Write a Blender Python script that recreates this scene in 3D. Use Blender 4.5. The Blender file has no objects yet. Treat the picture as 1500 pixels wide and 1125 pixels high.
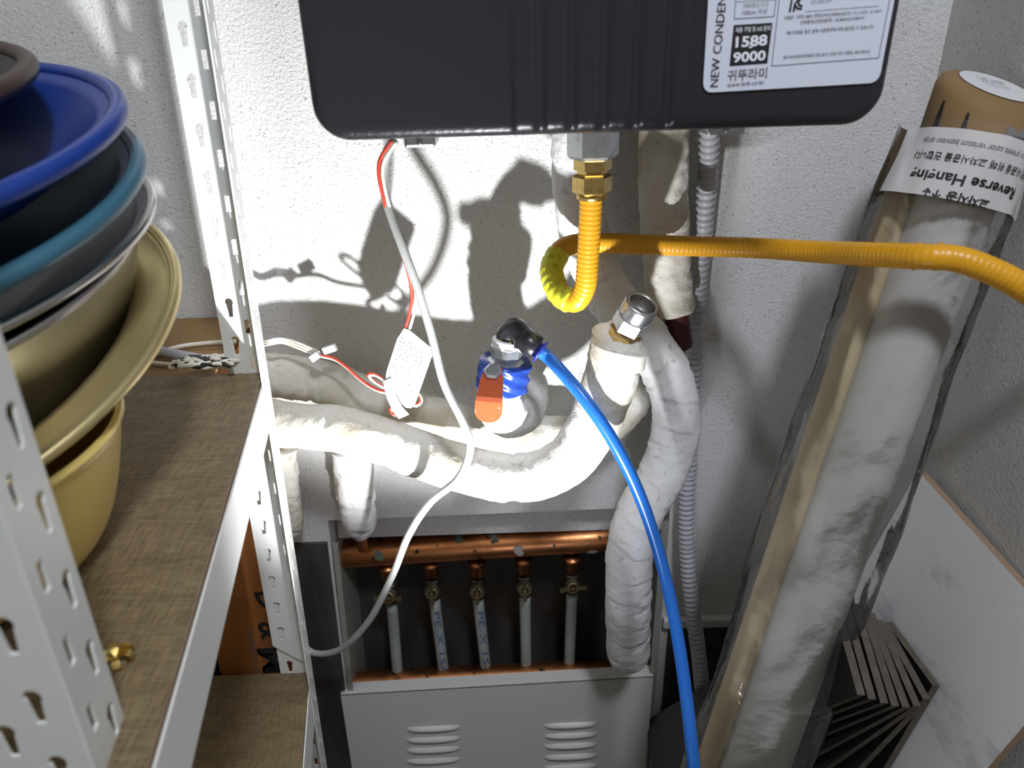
import bpy, bmesh, math, random
from mathutils import Vector, Matrix, noise
from mathutils.geometry import delaunay_2d_cdt
random.seed(7)
scene = bpy.context.scene
COL = scene.collection

# ------------------------------------------------------------------ camera
F_PX, CAM_D, CAM_H = 1040.0, 0.84, 1.25
PITCH, ROLL = math.radians(25.7), math.radians(1.8)
FWD = Vector((0, math.cos(PITCH), -math.sin(PITCH)))
_U0 = Vector((0, math.sin(PITCH), math.cos(PITCH)))
RIGHT = math.cos(ROLL) * Vector((1, 0, 0)) - math.sin(ROLL) * _U0
UP = math.cos(ROLL) * _U0 + math.sin(ROLL) * Vector((1, 0, 0))
CAM = Vector((0, -CAM_D, CAM_H))
cd = bpy.data.cameras.new('camera')
cd.sensor_width = 36.0
cd.lens = F_PX / 1500 * 36.0
cd.clip_start = 0.02
cd.dof.use_dof = True
cd.dof.focus_distance = 0.80
cd.dof.aperture_fstop = 7.0
cam = bpy.data.objects.new('camera', cd)
COL.objects.link(cam)
m = Matrix((RIGHT, UP, -FWD)).transposed().to_4x4()
m.translation = CAM
cam.matrix_world = m
scene.camera = cam

# ------------------------------------------------------------------ light
scene.view_settings.view_transform = 'Standard'
scene.view_settings.look = 'None'
scene.view_settings.gamma = 1
scene.view_settings.use_curve_mapping = False
scene.view_settings.exposure = 0.0
world = bpy.data.worlds.new('world')
scene.world = world
world.use_nodes = True
world.node_tree.nodes['Background'].inputs[0].default_value = (1.0, 0.90, 0.76, 1)
world.node_tree.nodes['Background'].inputs[1].default_value = 0.145


def lamp(name, kind, loc, target, power, color, **kw):
    l = bpy.data.lights.new(name, kind)
    l.energy = power
    l.color = color
    for k, v in kw.items():
        setattr(l, k, v)
    o = bpy.data.objects.new(name, l)
    COL.objects.link(o)
    o.location = loc
    o.rotation_euler = (Vector(target) - Vector(loc)).to_track_quat('-Z', 'Y').to_euler()
    return o


# the room's ceiling lamp, behind and above the photographer
lamp('ceiling_lamp', 'AREA', (0.30, -1.26, 2.42), (0.2, 0.0, 0.8), 18.5, (0.84, 0.89, 1.0), shape='DISK', size=0.22)
# the hand torch held low in front of the pipes: a hot beam and its wide spill
TORCH = (0.0, -0.58, 0.56)
lamp('torch_beam', 'SPOT', TORCH, (-0.15, 0.0, 1.10), 58, (0.95, 0.97, 1.0), spot_size=math.radians(66), spot_blend=1.0, shadow_soft_size=0.012)
lamp('torch_spill', 'SPOT', TORCH, (-0.01, 0.0, 1.02), 2.6, (0.80, 0.82, 1.0), spot_size=math.radians(106), spot_blend=1.0, shadow_soft_size=0.012)


# ------------------------------------------------------------------ layout helpers
def ray(x, y):
    return FWD + (x - 750) / F_PX * RIGHT + (562.5 - y) / F_PX * UP


def P(x, y, w):            # the point of the place at distance w in front of the back wall
    d = ray(x, y)
    return CAM + d * ((-w + CAM_D) / d.y)


def PZ(x, y, z):           # the point at height z
    d = ray(x, y)
    return CAM + d * ((z - CAM_H) / d.z)


def PPL(x, y, p, n):       # the point on a plane
    d = ray(x, y)
    return CAM + d * ((p - CAM).dot(n) / d.dot(n))


# ------------------------------------------------------------------ object helpers
def obj(name, bm, mat, parent=None, smooth=False):
    me = bpy.data.meshes.new(name)
    bmesh.ops.recalc_face_normals(bm, faces=bm.faces)
    if smooth:
        for f in bm.faces:
            f.smooth = True
    bm.to_mesh(me)
    bm.free()
    for mm in (mat if isinstance(mat, (list, tuple)) else [mat]):
        me.materials.append(mm)
    o = bpy.data.objects.new(name, me)
    COL.objects.link(o)
    if parent:
        attach(o, parent)
    return o


def base_of(p):
    v = Vector(p.location)
    while p.parent:
        p = p.parent
        v += Vector(p.location)
    return v


def attach(o, parent):
    o.parent = parent
    o.matrix_parent_inverse = Matrix.Translation(-ROOTS.get(parent.name, Vector((0, 0, 0))))


ROOTS = {}


def thing(name, label, cat, loc=(0, 0, 0), group=None):
    o = bpy.data.objects.new(name, None)
    COL.objects.link(o)
    o.empty_display_size = 0.02
    o.location = loc
    ROOTS[o.name] = Vector(loc)
    return tag(o, label, cat, group)


def tag(o, label=None, cat=None, group=None, kind=None):
    if label:
        o['label'] = label
    if cat:
        o['category'] = cat
    if group:
        o['group'] = group
    if kind:
        o['kind'] = kind
    return o


def box(bm, lo, hi, bev=0.0, mtx=None):
    vs = [bm.verts.new((x, y, z)) for x in (lo[0], hi[0]) for y in (lo[1], hi[1]) for z in (lo[2], hi[2])]
    q = [(0, 1, 3, 2), (4, 6, 7, 5), (0, 4, 5, 1), (2, 3, 7, 6), (0, 2, 6, 4), (1, 5, 7, 3)]
    fs = [bm.faces.new([vs[i] for i in k]) for k in q]
    if bev:
        es = list({e for f in fs for e in f.edges})
        r = bmesh.ops.bevel(bm, geom=es, offset=bev, segments=2, affect='EDGES', profile=0.5)
        vs = list({v for f in r['faces'] for v in f.verts} | {v for v in vs if v.is_valid})
    if mtx:
        for v in vs:
            v.co = mtx @ v.co
    return bm


def nbm():
    return bmesh.new()


def prism(bm, pts, off):   # a flat polygon given thickness
    a = [bm.verts.new(p) for p in pts]
    b = [bm.verts.new(Vector(p) + Vector(off)) for p in pts]
    bm.faces.new(a)
    bm.faces.new(b[::-1])
    n = len(pts)
    for i in range(n):
        bm.faces.new((a[i], a[(i + 1) % n], b[(i + 1) % n], b[i]))
    return bm


def catmull(pts, n):
    pts = [Vector(p) for p in pts]
    P_ = [pts[0] * 2 - pts[1]] + pts + [pts[-1] * 2 - pts[-2]]
    dense = []
    for i in range(1, len(P_) - 2):
        a, b, c, d = P_[i - 1:i + 3]
        for k in range(24):
            t = k / 24
            dense.append(0.5 * ((2 * b) + (c - a) * t + (2 * a - 5 * b + 4 * c - d) * t * t + (3 * b - a - 3 * c + d) * t ** 3))
    dense.append(pts[-1])
    L = [0]
    for i in range(1, len(dense)):
        L.append(L[-1] + (dense[i] - dense[i - 1]).length)
    out = []
    j = 0
    for k in range(n + 1):
        s = L[-1] * k / n
        while j < len(L) - 2 and L[j + 1] < s:
            j += 1
        t = (s - L[j]) / max(1e-9, L[j + 1] - L[j])
        out.append(dense[j].lerp(dense[j + 1], min(1, t)))
    return out, L[-1]


def tube(bm, pts, r, seg=16, n=None, step=0.006, caps=True, raw=False, flat=1.0):
    """r: number or function(t, theta, s) along the smooth curve through pts"""
    if raw:
        path = [Vector(p) for p in pts]
        L = sum((path[i + 1] - path[i]).length for i in range(len(path) - 1))
    else:
        _, L = catmull(pts, 8)
        n = n or max(4, int(L / step))
        path, L = catmull(pts, n)
    N = len(path) - 1
    T = [(path[min(N, i + 1)] - path[max(0, i - 1)]).normalized() for i in range(N + 1)]
    u = T[0].orthogonal().normalized()
    rings = []
    s = 0
    for i, c in enumerate(path):
        if i:
            s += (path[i] - path[i - 1]).length
            u = (u - T[i] * u.dot(T[i])).normalized()
        v = T[i].cross(u)
        ring = []
        for k in range(seg):
            th = 2 * math.pi * k / seg
            rr = r(s / L, th, s) if callable(r) else r
            ring.append(bm.verts.new(c + (u * math.cos(th) + v * math.sin(th) * flat) * rr))
        rings.append(ring)
    for i in range(N):
        for k in range(seg):
            bm.faces.new((rings[i][k], rings[i][(k + 1) % seg], rings[i + 1][(k + 1) % seg], rings[i + 1][k]))
    if caps:
        bm.faces.new(rings[0][::-1])
        bm.faces.new(rings[-1])
    return bm


def lathe(bm, prof, origin=(0, 0, 0), axis=(0, 0, 1), seg=32, poly=None, close=False):
    """prof: (radius, height) pairs around an axis; poly: number of flats"""
    ax = Vector(axis).normalized()
    u = ax.orthogonal().normalized() if abs(ax.z) < 0.999 else Vector((1, 0, 0))
    v = ax.cross(u)
    seg = poly or seg
    rings = []
    for r, h in prof:
        c = Vector(origin) + ax * h
        rings.append([bm.verts.new(c + (u * math.cos(2 * math.pi * k / seg) + v * math.sin(2 * math.pi * k / seg)) * max(r, 1e-5)) for k in range(seg)])
    for i in range(len(rings) - 1):
        for k in range(seg):
            bm.faces.new((rings[i][k], rings[i][(k + 1) % seg], rings[i + 1][(k + 1) % seg], rings[i + 1][k]))
    if close:
        for k in range(seg):
            bm.faces.new((rings[-1][k], rings[-1][(k + 1) % seg], rings[0][(k + 1) % seg], rings[0][k]))
    else:
        bm.faces.new(rings[0][::-1])
        bm.faces.new(rings[-1])
    return bm


def curve_sheet(loops, thick):
    """flat sheet with holes: loops of 2D points (first the outline), as a bmesh in x,y with thickness along z"""
    vs, es = [], []
    for lp in loops:
        n0 = len(vs)
        vs += [Vector((p[0], p[1])) for p in lp]
        es += [(n0 + i, n0 + (i + 1) % len(lp)) for i in range(len(lp))]
    ov, oe, of, *_ = delaunay_2d_cdt(vs, es, [], 1, 1e-7)

    def inside(p, lp):
        c = False
        for i in range(len(lp)):
            (x1, y1), (x2, y2) = lp[i - 1], lp[i]
            if (y1 > p[1]) != (y2 > p[1]) and p[0] < (x2 - x1) * (p[1] - y1) / (y2 - y1) + x1:
                c = not c
        return c
    bm = bmesh.new()
    A = [bm.verts.new((v.x, v.y, -thick / 2)) for v in ov]
    B = [bm.verts.new((v.x, v.y, thick / 2)) for v in ov]
    bb = [(min(p[1] for p in lp), max(p[1] for p in lp), lp) for lp in loops[1:]]
    cnt = {}
    for f in of:
        c = (sum(ov[i].x for i in f) / len(f), sum(ov[i].y for i in f) / len(f))
        if any(lo < c[1] < hi and inside(c, lp) for lo, hi, lp in bb) or not inside(c, loops[0]):
            continue
        bm.faces.new([A[i] for i in f][::-1])
        bm.faces.new([B[i] for i in f])
        for i in range(len(f)):
            e = (f[i], f[(i + 1) % len(f)])
            k = (min(e), max(e))
            cnt[k] = None if k in cnt else e
    for e in cnt.values():
        if e:
            bm.faces.new((A[e[0]], A[e[1]], B[e[1]], B[e[0]]))
    return bm


def text_bm(s, bold=0.0, res=3):
    c = bpy.data.curves.new('txt', 'FONT')
    c.body = s
    c.resolution_u = res
    c.offset = bold
    o = bpy.data.objects.new('txt', c)
    COL.objects.link(o)
    dg = bpy.context.evaluated_depsgraph_get()
    e = o.evaluated_get(dg)
    me = e.to_mesh()
    bm = bmesh.new()
    bm.from_mesh(me)
    e.to_mesh_clear()
    bpy.data.objects.remove(o)
    bpy.data.curves.remove(c)
    return bm


def text_map(name, s, fn, mat, parent, bold=0.0, res=3):
    """fn(u, v, aspect): u 0..1 along the line, v height in units of the line's length"""
    bm = text_bm(s, bold, res)
    if not bm.verts:
        bm.free()
        return None
    x0 = min(v.co.x for v in bm.verts)
    x1 = max(v.co.x for v in bm.verts)
    W = max(1e-6, x1 - x0)
    for v in bm.verts:
        v.co = fn((v.co.x - x0) / W, v.co.y / W)
    return obj(name, bm, mat, parent)


def text_px(name, s, p0, p1, w, mat, parent, bold=0.0, ys=1.0):
    A, B = P(p0[0], p0[1], w), P(p1[0], p1[1], w)
    d = B - A
    v = Vector((-d.z, 0, d.x))
    return text_map(name, s, lambda a, b: A + d * a + v * (b * ys), mat, parent, bold)


# ------------------------------------------------------------------ materials
def srgb(r, g, b):
    f = lambda c: (c / 255 / 12.92) if c <= 10 else (((c / 255) + 0.055) / 1.055) ** 2.4
    return (f(r), f(g), f(b), 1)


class Mat:
    def __init__(s, name, col, rough=0.5, metal=0.0, spec=0.5):
        s.m = bpy.data.materials.new(name)
        s.m.use_nodes = True
        s.nt = s.m.node_tree
        s.b = s.nt.nodes['Principled BSDF']
        s.b.inputs['Base Color'].default_value = col
        s.b.inputs['Roughness'].default_value = rough
        s.b.inputs['Metallic'].default_value = metal
        s.b.inputs['Specular IOR Level'].default_value = spec
        s.tc = s.nt.nodes.new('ShaderNodeTexCoord')
        s.cur = None
        s.col = col
        s.h = None

    def node(s, t, **kw):
        n = s.nt.nodes.new(t)
        for k, v in kw.items():
            setattr(n, k, v)
        return n

    def link(s, a, b):
        s.nt.links.new(a, b)

    def coords(s, scale=(1, 1, 1), rot=(0, 0, 0)):
        mp = s.node('ShaderNodeMapping')
        mp.inputs['Scale'].default_value = scale
        mp.inputs['Rotation'].default_value = rot
        s.link(s.tc.outputs['Object'], mp.inputs['Vector'])
        return mp.outputs['Vector']

    def noise(s, scale, detail=3, stretch=(1, 1, 1), rough=0.5, rot=(0, 0, 0)):
        n = s.node('ShaderNodeTexNoise')
        n.inputs['Scale'].default_value = scale
        n.inputs['Detail'].default_value = detail
        n.inputs['Roughness'].default_value = rough
        s.link(s.coords(stretch, rot), n.inputs['Vector'])
        return n.outputs['Fac']

    def voronoi(s, scale, stretch=(1, 1, 1)):
        n = s.node('ShaderNodeTexVoronoi')
        n.inputs['Scale'].default_value = scale
        s.link(s.coords(stretch), n.inputs['Vector'])
        return n.outputs['Distance']

    def ramp(s, fac, a, b):
        n = s.node('ShaderNodeMapRange')
        n.inputs['From Min'].default_value = a
        n.inputs['From Max'].default_value = b
        s.link(fac, n.inputs['Value'])
        return n.outputs['Result']

    def mul(s, a, b):
        n = s.node('ShaderNodeMath', operation='MULTIPLY')
        s.link(a, n.inputs[0])
        if isinstance(b, (int, float)):
            n.inputs[1].default_value = b
        else:
            s.link(b, n.inputs[1])
        return n.outputs[0]

    def mix(s, fac, col):
        n = s.node('ShaderNodeMix', data_type='RGBA')
        s.link(fac, n.inputs[0])
        if s.cur:
            s.link(s.cur, n.inputs[6])
        else:
            n.inputs[6].default_value = s.col
        n.inputs[7].default_value = col
        s.cur = n.outputs[2]
        s.link(s.cur, s.b.inputs['Base Color'])
        return s

    def bump(s, h, dist, strength=1.0):
        n = s.node('ShaderNodeBump')
        n.inputs['Distance'].default_value = dist
        n.inputs['Strength'].default_value = strength
        s.link(h, n.inputs['Height'])
        if s.h:
            s.link(s.h, n.inputs['Normal'])
        s.h = n.outputs['Normal']
        s.link(s.h, s.b.inputs['Normal'])
        return s

    def rough(s, fac, a, b):
        n = s.node('ShaderNodeMapRange')
        n.inputs['To Min'].default_value = a
        n.inputs['To Max'].default_value = b
        s.link(fac, n.inputs['Value'])
        s.link(n.outputs['Result'], s.b.inputs['Roughness'])
        return s


def wall_mat(name, col):
    M = Mat(name, col, 0.72, spec=0.3)
    M.mix(M.mul(M.ramp(M.noise(7, 4), 0.45, 0.75), 0.35), (col[0] * .82, col[1] * .82, col[2] * .80, 1))
    dots = M.mul(M.ramp(M.voronoi(210), 0.22, 0.12), M.ramp(M.noise(75, 2), 0.50, 0.56))
    M.mix(M.mul(dots, 0.75), (0.09, 0.085, 0.08, 1))
    M.mix(M.mul(M.ramp(M.noise(260, 3), 0.50, 0.68), 0.30), (col[0] * .62, col[1] * .62, col[2] * .64, 1))
    M.bump(M.noise(250, 4, rough=.65), 0.0022, 1.0)
    M.bump(M.noise(620, 2), 0.0008, 0.8)
    return M.m


WALL = wall_mat('wall_stipple', (0.74, 0.73, 0.70, 1))
DARKBASE = Mat('dark_base', (0.035, 0.035, 0.038, 1), 0.55)
DARKBASE.mix(DARKBASE.ramp(DARKBASE.noise(14, 4), 0.4, 0.8), (0.075, 0.073, 0.072, 1))
DARKBASE = DARKBASE.m
TRIM = Mat('white_trim', (0.66, 0.65, 0.60, 1), 0.5).m
_m = Mat('boiler_paint', (0.022, 0.021, 0.026, 1), 0.33, spec=0.5)
_m.bump(_m.noise(240, 3), 0.0009, 0.35)
BOILER = _m.m
LABEL = Mat('label_paper', (0.70, 0.73, 0.82, 1), 0.35).m
INK = Mat('black_ink', (0.012, 0.012, 0.014, 1), 0.5).m
GREYINK = Mat('grey_ink', (0.16, 0.16, 0.19, 1), 0.5).m
WHITEINK = Mat('white_ink', (0.85, 0.86, 0.9, 1), 0.5).m


def insul(name, col, dirt, amount):
    M = Mat(name, col, 0.75, spec=0.25)
    M.mix(M.mul(M.ramp(M.noise(16, 4), 0.48, 0.72), amount), dirt)
    M.mix(M.mul(M.ramp(M.noise(90, 3), 0.62, 0.72), 0.5), (0.33, 0.30, 0.24, 1))
    dots = M.mul(M.ramp(M.voronoi(190), 0.13, 0.06), M.ramp(M.noise(50, 2), 0.5, 0.6))
    M.mix(M.mul(dots, 0.6), (0.12, 0.11, 0.09, 1))
    M.bump(M.noise(75, 4), 0.003, 0.6)
    M.bump(M.noise(380, 3), 0.0009, 0.6)
    return M.m


INSUL = insul('insulation_white', (0.68, 0.66, 0.59, 1), (0.42, 0.36, 0.23, 1), 0.75)
INSUL_CLEAN = insul('insulation_clean', (0.74, 0.74, 0.73, 1), (0.56, 0.54, 0.48, 1), 0.4)
FOAM = Mat('foam_yellowed', (0.50, 0.31, 0.07, 1), 0.8)
FOAM.mix(FOAM.ramp(FOAM.noise(60, 3), 0.4, 0.7), (0.66, 0.55, 0.33, 1))
FOAM = FOAM.m
REDPIPE = Mat('red_primer', (0.22, 0.03, 0.03, 1), 0.4).m
MAROON = Mat('maroon_rubber', (0.06, 0.008, 0.010, 1), 0.5).m
_m = Mat('galvanised', (0.56, 0.58, 0.60, 1), 0.34, 1.0)
_m.mix(_m.ramp(_m.noise(90, 4), 0.5, 0.8), (0.32, 0.33, 0.34, 1))
GALV = _m.m
BRONZE = Mat('bronze_thread', (0.42, 0.27, 0.12, 1), 0.3, 1.0).m
_m = Mat('brass', (0.66, 0.47, 0.17, 1), 0.28, 1.0)
_m.mix(_m.ramp(_m.noise(120, 3), 0.5, 0.9), (0.38, 0.26, 0.09, 1))
BRASS = _m.m
_m = Mat('dull_brass', (0.24, 0.19, 0.10, 1), 0.45, 0.8)
DULLBRASS = _m.m
VALVEBODY = Mat('dark_valve', (0.05, 0.042, 0.03, 1), 0.5, 0.4).m
_m = Mat('gas_hose_yellow', (0.80, 0.385, 0.014, 1), 0.38)
HOSE = _m.m
_m = Mat('fluorescent_tape', (0.80, 0.78, 0.04, 1), 0.42)
_m.mix(_m.mul(_m.ramp(_m.noise(150, 3, (1, 1, .4)), 0.52, 0.68), 0.7), (0.38, 0.40, 0.02, 1))
TAPE = _m.m
BLUETUBE = Mat('blue_tube', (0.018, 0.15, 0.56, 1), 0.3).m
BLUETAPE = Mat('blue_tape', (0.015, 0.05, 0.30, 1), 0.25).m
BLACKPL = Mat('black_plastic', (0.014, 0.014, 0.018, 1), 0.3).m
COLLARBLUE = Mat('collar_blue', (0.02, 0.03, 0.28, 1), 0.4).m
TEFLON = Mat('sealing_tape_white', (0.80, 0.80, 0.78, 1), 0.5).m
_m = Mat('red_handle', (0.52, 0.095, 0.022, 1), 0.45)
_m.mix(_m.ramp(_m.noise(130, 3), 0.66, 0.72), (0.55, 0.40, 0.25, 1))
HANDLE = _m.m
CONDUIT = Mat('grey_conduit', (0.48, 0.48, 0.51, 1), 0.35).m
CABLE = Mat('grey_cable', (0.40, 0.41, 0.39, 1), 0.4).m
WIRERED = Mat('wire_red', (0.62, 0.055, 0.03, 1), 0.4).m
WIREWHITE = Mat('wire_white', (0.82, 0.78, 0.66, 1), 0.4).m
TAGW = Mat('tag_white', (0.46, 0.50, 0.50, 1), 0.4).m
_m = Mat('copper', (0.60, 0.25, 0.10, 1), 0.33, 1.0)
_m.mix(_m.ramp(_m.noise(22, 4), 0.5, 0.72), (0.30, 0.12, 0.05, 1))
_m.mix(_m.ramp(_m.noise(48, 4, (1, 1, 1)), 0.63, 0.68), (0.05, 0.045, 0.03, 1))
_m.rough(_m.noise(35, 3), 0.22, 0.55)
COPPER = _m.m
PLASTER = Mat('plaster_blob', (0.62, 0.62, 0.60, 1), 0.8).m
VERD = Mat('verdigris', (0.10, 0.13, 0.10, 1), 0.8).m
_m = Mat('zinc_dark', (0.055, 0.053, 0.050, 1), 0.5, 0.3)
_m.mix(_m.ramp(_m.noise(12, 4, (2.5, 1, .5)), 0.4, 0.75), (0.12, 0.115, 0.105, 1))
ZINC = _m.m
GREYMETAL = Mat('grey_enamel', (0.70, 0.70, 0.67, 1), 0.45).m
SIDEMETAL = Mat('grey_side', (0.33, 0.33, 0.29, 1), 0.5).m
_m = Mat('grey_plastic_pipe', (0.36, 0.39, 0.37, 1), 0.4)
XLPIPE = _m.m
PRINTBLUE = Mat('print_blue', (0.06, 0.12, 0.30, 1), 0.5).m
_m = Mat('rack_white', (0.78, 0.79, 0.75, 1), 0.38)
RACK = _m.m
_m = Mat('shelf_board', (0.235, 0.170, 0.088, 1), 0.5)
_m.mix(_m.ramp(_m.noise(14, 4, (1, 6, 1)), 0.35, 0.7), (0.165, 0.118, 0.062, 1))
_m.mix(_m.mul(_m.ramp(_m.noise(60, 3, (14, 1, 1), rot=(0, 0, .5)), 0.45, 0.62), 0.75), (0.095, 0.065, 0.034, 1))
_m.mix(_m.mul(_m.ramp(_m.noise(60, 3, (1, 14, 1), rot=(0, 0, .5)), 0.5, 0.65), 0.6), (0.31, 0.245, 0.14, 1))
BOARD = _m.m
BOARDEDGE = Mat('board_edge', (0.42, 0.30, 0.21, 1), 0.6).m
_m = Mat('cardboard', (0.27, 0.165, 0.065, 1), 0.75)
_m.mix(_m.ramp(_m.noise(10, 3), 0.4, 0.75), (0.20, 0.12, 0.046, 1))
CARD = _m.m
_m = Mat('orange_carton', (0.36, 0.125, 0.022, 1), 0.65)
_m.mix(_m.ramp(_m.noise(16, 4), 0.4, 0.75), (0.24, 0.078, 0.014, 1))
CARTON = _m.m
BLACKCARD = Mat('black_board', (0.012, 0.011, 0.011, 1), 0.6).m
DULLBOX = Mat('dull_tan_box', (0.20, 0.155, 0.10, 1), 0.7).m
_m = Mat('gold_anodised', (0.76, 0.63, 0.32, 1), 0.30, 0.75)
_m.mix(_m.ramp(_m.noise(9, 3), 0.4, 0.8), (0.62, 0.50, 0.22, 1))
GOLD = _m.m
GOLDBODY = Mat('gold_body', (0.80, 0.60, 0.19, 1), 0.3, 0.1).m
STEEL = Mat('steel_bowl', (0.60, 0.59, 0.58, 1), 0.26, 1.0).m
NAVY = Mat('navy_enamel', (0.008, 0.018, 0.07, 1), 0.2).m
TEAL = Mat('teal_plastic', (0.045, 0.14, 0.20, 1), 0.3).m
BLUEPL = Mat('blue_plastic', (0.012, 0.045, 0.26, 1), 0.3).m
BROWNPAN = Mat('brown_pan', (0.06, 0.035, 0.025, 1), 0.45).m
FOIL = Mat('gold_foil', (0.75, 0.55, 0.18, 1), 0.2, 1.0).m
NET = Mat('black_net', (0.02, 0.02, 0.02, 1), 0.5).m
_m = Mat('roll_white', (0.50, 0.495, 0.47, 1), 0.7)
_m.bump(_m.noise(60, 4), 0.002, 0.4)
ROLLW = _m.m
ROLLT = Mat('roll_tan', (0.50, 0.41, 0.25, 1), 0.6).m
GREYDUCT = Mat('grey_duct_tape', (0.20, 0.20, 0.20, 1), 0.35).m
STICK = Mat('sticker_white', (0.72, 0.72, 0.71, 1), 0.5).m
_m = Mat('marble_face', (0.88, 0.88, 0.87, 1), 0.25)
_m.mix(_m.mul(_m.ramp(_m.noise(5, 6, (1, 1, 3), rough=.65, rot=(0.6, 0.3, 0.4)), 0.54, 0.60), 0.4), (0.45, 0.45, 0.48, 1))
MARBLE = _m.m
_m = Mat('tile_clay', (0.34, 0.235, 0.15, 1), 0.8)
CLAY = _m.m
_m = Mat('tile_grey_edge', (0.095, 0.078, 0.058, 1), 0.8)
_m.mix(_m.ramp(_m.noise(80, 3), 0.5, 0.7), (0.13, 0.11, 0.085, 1))
TEDGE = _m.m
TFACE = Mat('tile_black_face', (0.012, 0.011, 0.010, 1), 0.4).m


def film(name, tint, opaq, rough=0.12):
    m = bpy.data.materials.new(name)
    m.use_nodes = True
    nt = m.node_tree
    nt.nodes.clear()
    out = nt.nodes.new('ShaderNodeOutputMaterial')
    tr = nt.nodes.new('ShaderNodeBsdfTransparent')
    di = nt.nodes.new('ShaderNodeBsdfDiffuse')
    di.inputs[0].default_value = tint
    gl = nt.nodes.new('ShaderNodeBsdfGlossy')
    gl.inputs['Roughness'].default_value = rough
    fr = nt.nodes.new('ShaderNodeFresnel')
    fr.inputs[0].default_value = 1.33
    tc = nt.nodes.new('ShaderNodeTexCoord')
    nz = nt.nodes.new('ShaderNodeTexNoise')
    nz.inputs['Scale'].default_value = 28
    nz.inputs['Detail'].default_value = 4
    bp = nt.nodes.new('ShaderNodeBump')
    bp.inputs['Distance'].default_value = 0.0016
    nt.links.new(tc.outputs['Object'], nz.inputs['Vector'])
    nt.links.new(nz.outputs['Fac'], bp.inputs['Height'])
    nt.links.new(bp.outputs['Normal'], gl.inputs['Normal'])
    nt.links.new(bp.outputs['Normal'], fr.inputs['Normal'])
    a = nt.nodes.new('ShaderNodeMixShader')
    a.inputs[0].default_value = opaq
    b = nt.nodes.new('ShaderNodeMixShader')
    nt.links.new(tr.outputs[0], a.inputs[1])
    nt.links.new(di.outputs[0], a.inputs[2])
    nt.links.new(fr.outputs[0], b.inputs[0])
    nt.links.new(a.outputs[0], b.inputs[1])
    nt.links.new(gl.outputs[0], b.inputs[2])
    nt.links.new(b.outputs[0], out.inputs[0])
    return m


FILM = film('clear_film', (0.62, 0.60, 0.55, 1), 0.05, 0.05)
PRINTFILM = film('printed_film', (0.80, 0.79, 0.78, 1), 0.80, 0.3)
_m = Mat('black_bag', (0.008, 0.008, 0.010, 1), 0.2)
_m.bump(_m.noise(45, 4), 0.01, 0.8)
BAG = _m.m

# ------------------------------------------------------------------ the room
XR = 0.476
RX0, RX1, RZ = -0.283, 0.222, 0.637        # the manifold niche in the back wall
bm = nbm()
prism(bm, [(-0.95, 0, 0), (RX0 - .018, 0, 0), (RX0 + .012, 0, RZ), (RX1, 0, RZ + .006), (RX1, 0, 0), (XR + .1, 0, 0), (XR + .1, 0, 2.4), (-0.95, 0, 2.4)], (0, 0.16, 0))
box(bm, (RX0 + .012, .035, .578), (RX1, .16, RZ + .002))
tag(obj('wall_back', bm, WALL), 'white stippled back wall behind the boiler and pipes', kind='structure')
bm = box(nbm(), (XR, -1.3, 0), (XR + .1, 0, 2.4))
tag(obj('wall_right', bm, WALL), 'white stippled right wall behind the leaning roll and tile', kind='structure')
bm = box(nbm(), (-1.05, -1.3, 0), (-0.95, 0.16, 2.4))
tag(obj('wall_left', bm, WALL), 'white stippled left wall beyond the rack', kind='structure')
bm = box(nbm(), (-1.05, -1.9, -0.05), (XR + .1, 0.16, 0))
tag(obj('floor', bm, DARKBASE), 'dark grey floor', kind='structure')
# dark skirting under the white painted wall, with the pale strip on top
bm = box(nbm(), (RX1 + .012, -0.006, 0), (XR - .001, -0.0004, 0.418))
tag(obj('baseboard_back', bm, DARKBASE), 'dark grey skirting at the foot of the back wall', kind='structure')
bm = box(nbm(), (RX1 + .002, -0.012, 0.418), (XR - .001, -0.0004, 0.436), 0.003)
tag(obj('trim_1', bm, TRIM), 'pale strip along the top of the dark skirting', kind='structure')
bm = prism(nbm(), [(-0.93, -0.0004, 0), (RX0 - .020, -0.0004, 0), (RX0 + .006, -0.0004, .600), (-0.93, -0.0004, .600)], (0, -.005, 0))  # thin dark sheet laid over the lower back wall, left of the niche
tag(obj('dark_panel_left', bm, ZINC), 'dark panel on the lower wall left of the niche behind the rack', kind='structure')

# ------------------------------------------------------------------ boiler
WB = 0.30
bx0, bx1, bz0, bz1 = P(441, 70, WB).x, P(1314, 60, WB).x, 1.1885, 1.90
boiler = thing('boiler', 'dark charcoal wall boiler with ribbed front above the pipes', 'boiler', ((bx0 + bx1) / 2, -0.15, bz0))
RC = 0.026


def sd_in(x, z):           # distance inside the rounded outline
    hx, hz = (bx1 - bx0) / 2, (bz1 - bz0) / 2
    qx, qz = abs(x - (bx0 + bx1) / 2) - hx + RC, abs(z - (bz0 + bz1) / 2) - hz + RC
    return -(math.hypot(max(qx, 0), max(qz, 0)) + min(max(qx, qz), 0) - RC)


def sm(a, b, x):
    t = min(1, max(0, (x - a) / (b - a)))
    return t * t * (3 - 2 * t)


rx0 = P(745, 100, WB).x
rp = P(792, 100, WB).x - rx0


def rib(x):
    k = (x - rx0) / rp
    if k < 0 or k > 5.6:
        return 0
    fr = k - math.floor(k)
    return 0.0032 * (sm(0.02, 0.22, fr) - sm(0.72, 0.98, fr))


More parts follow.
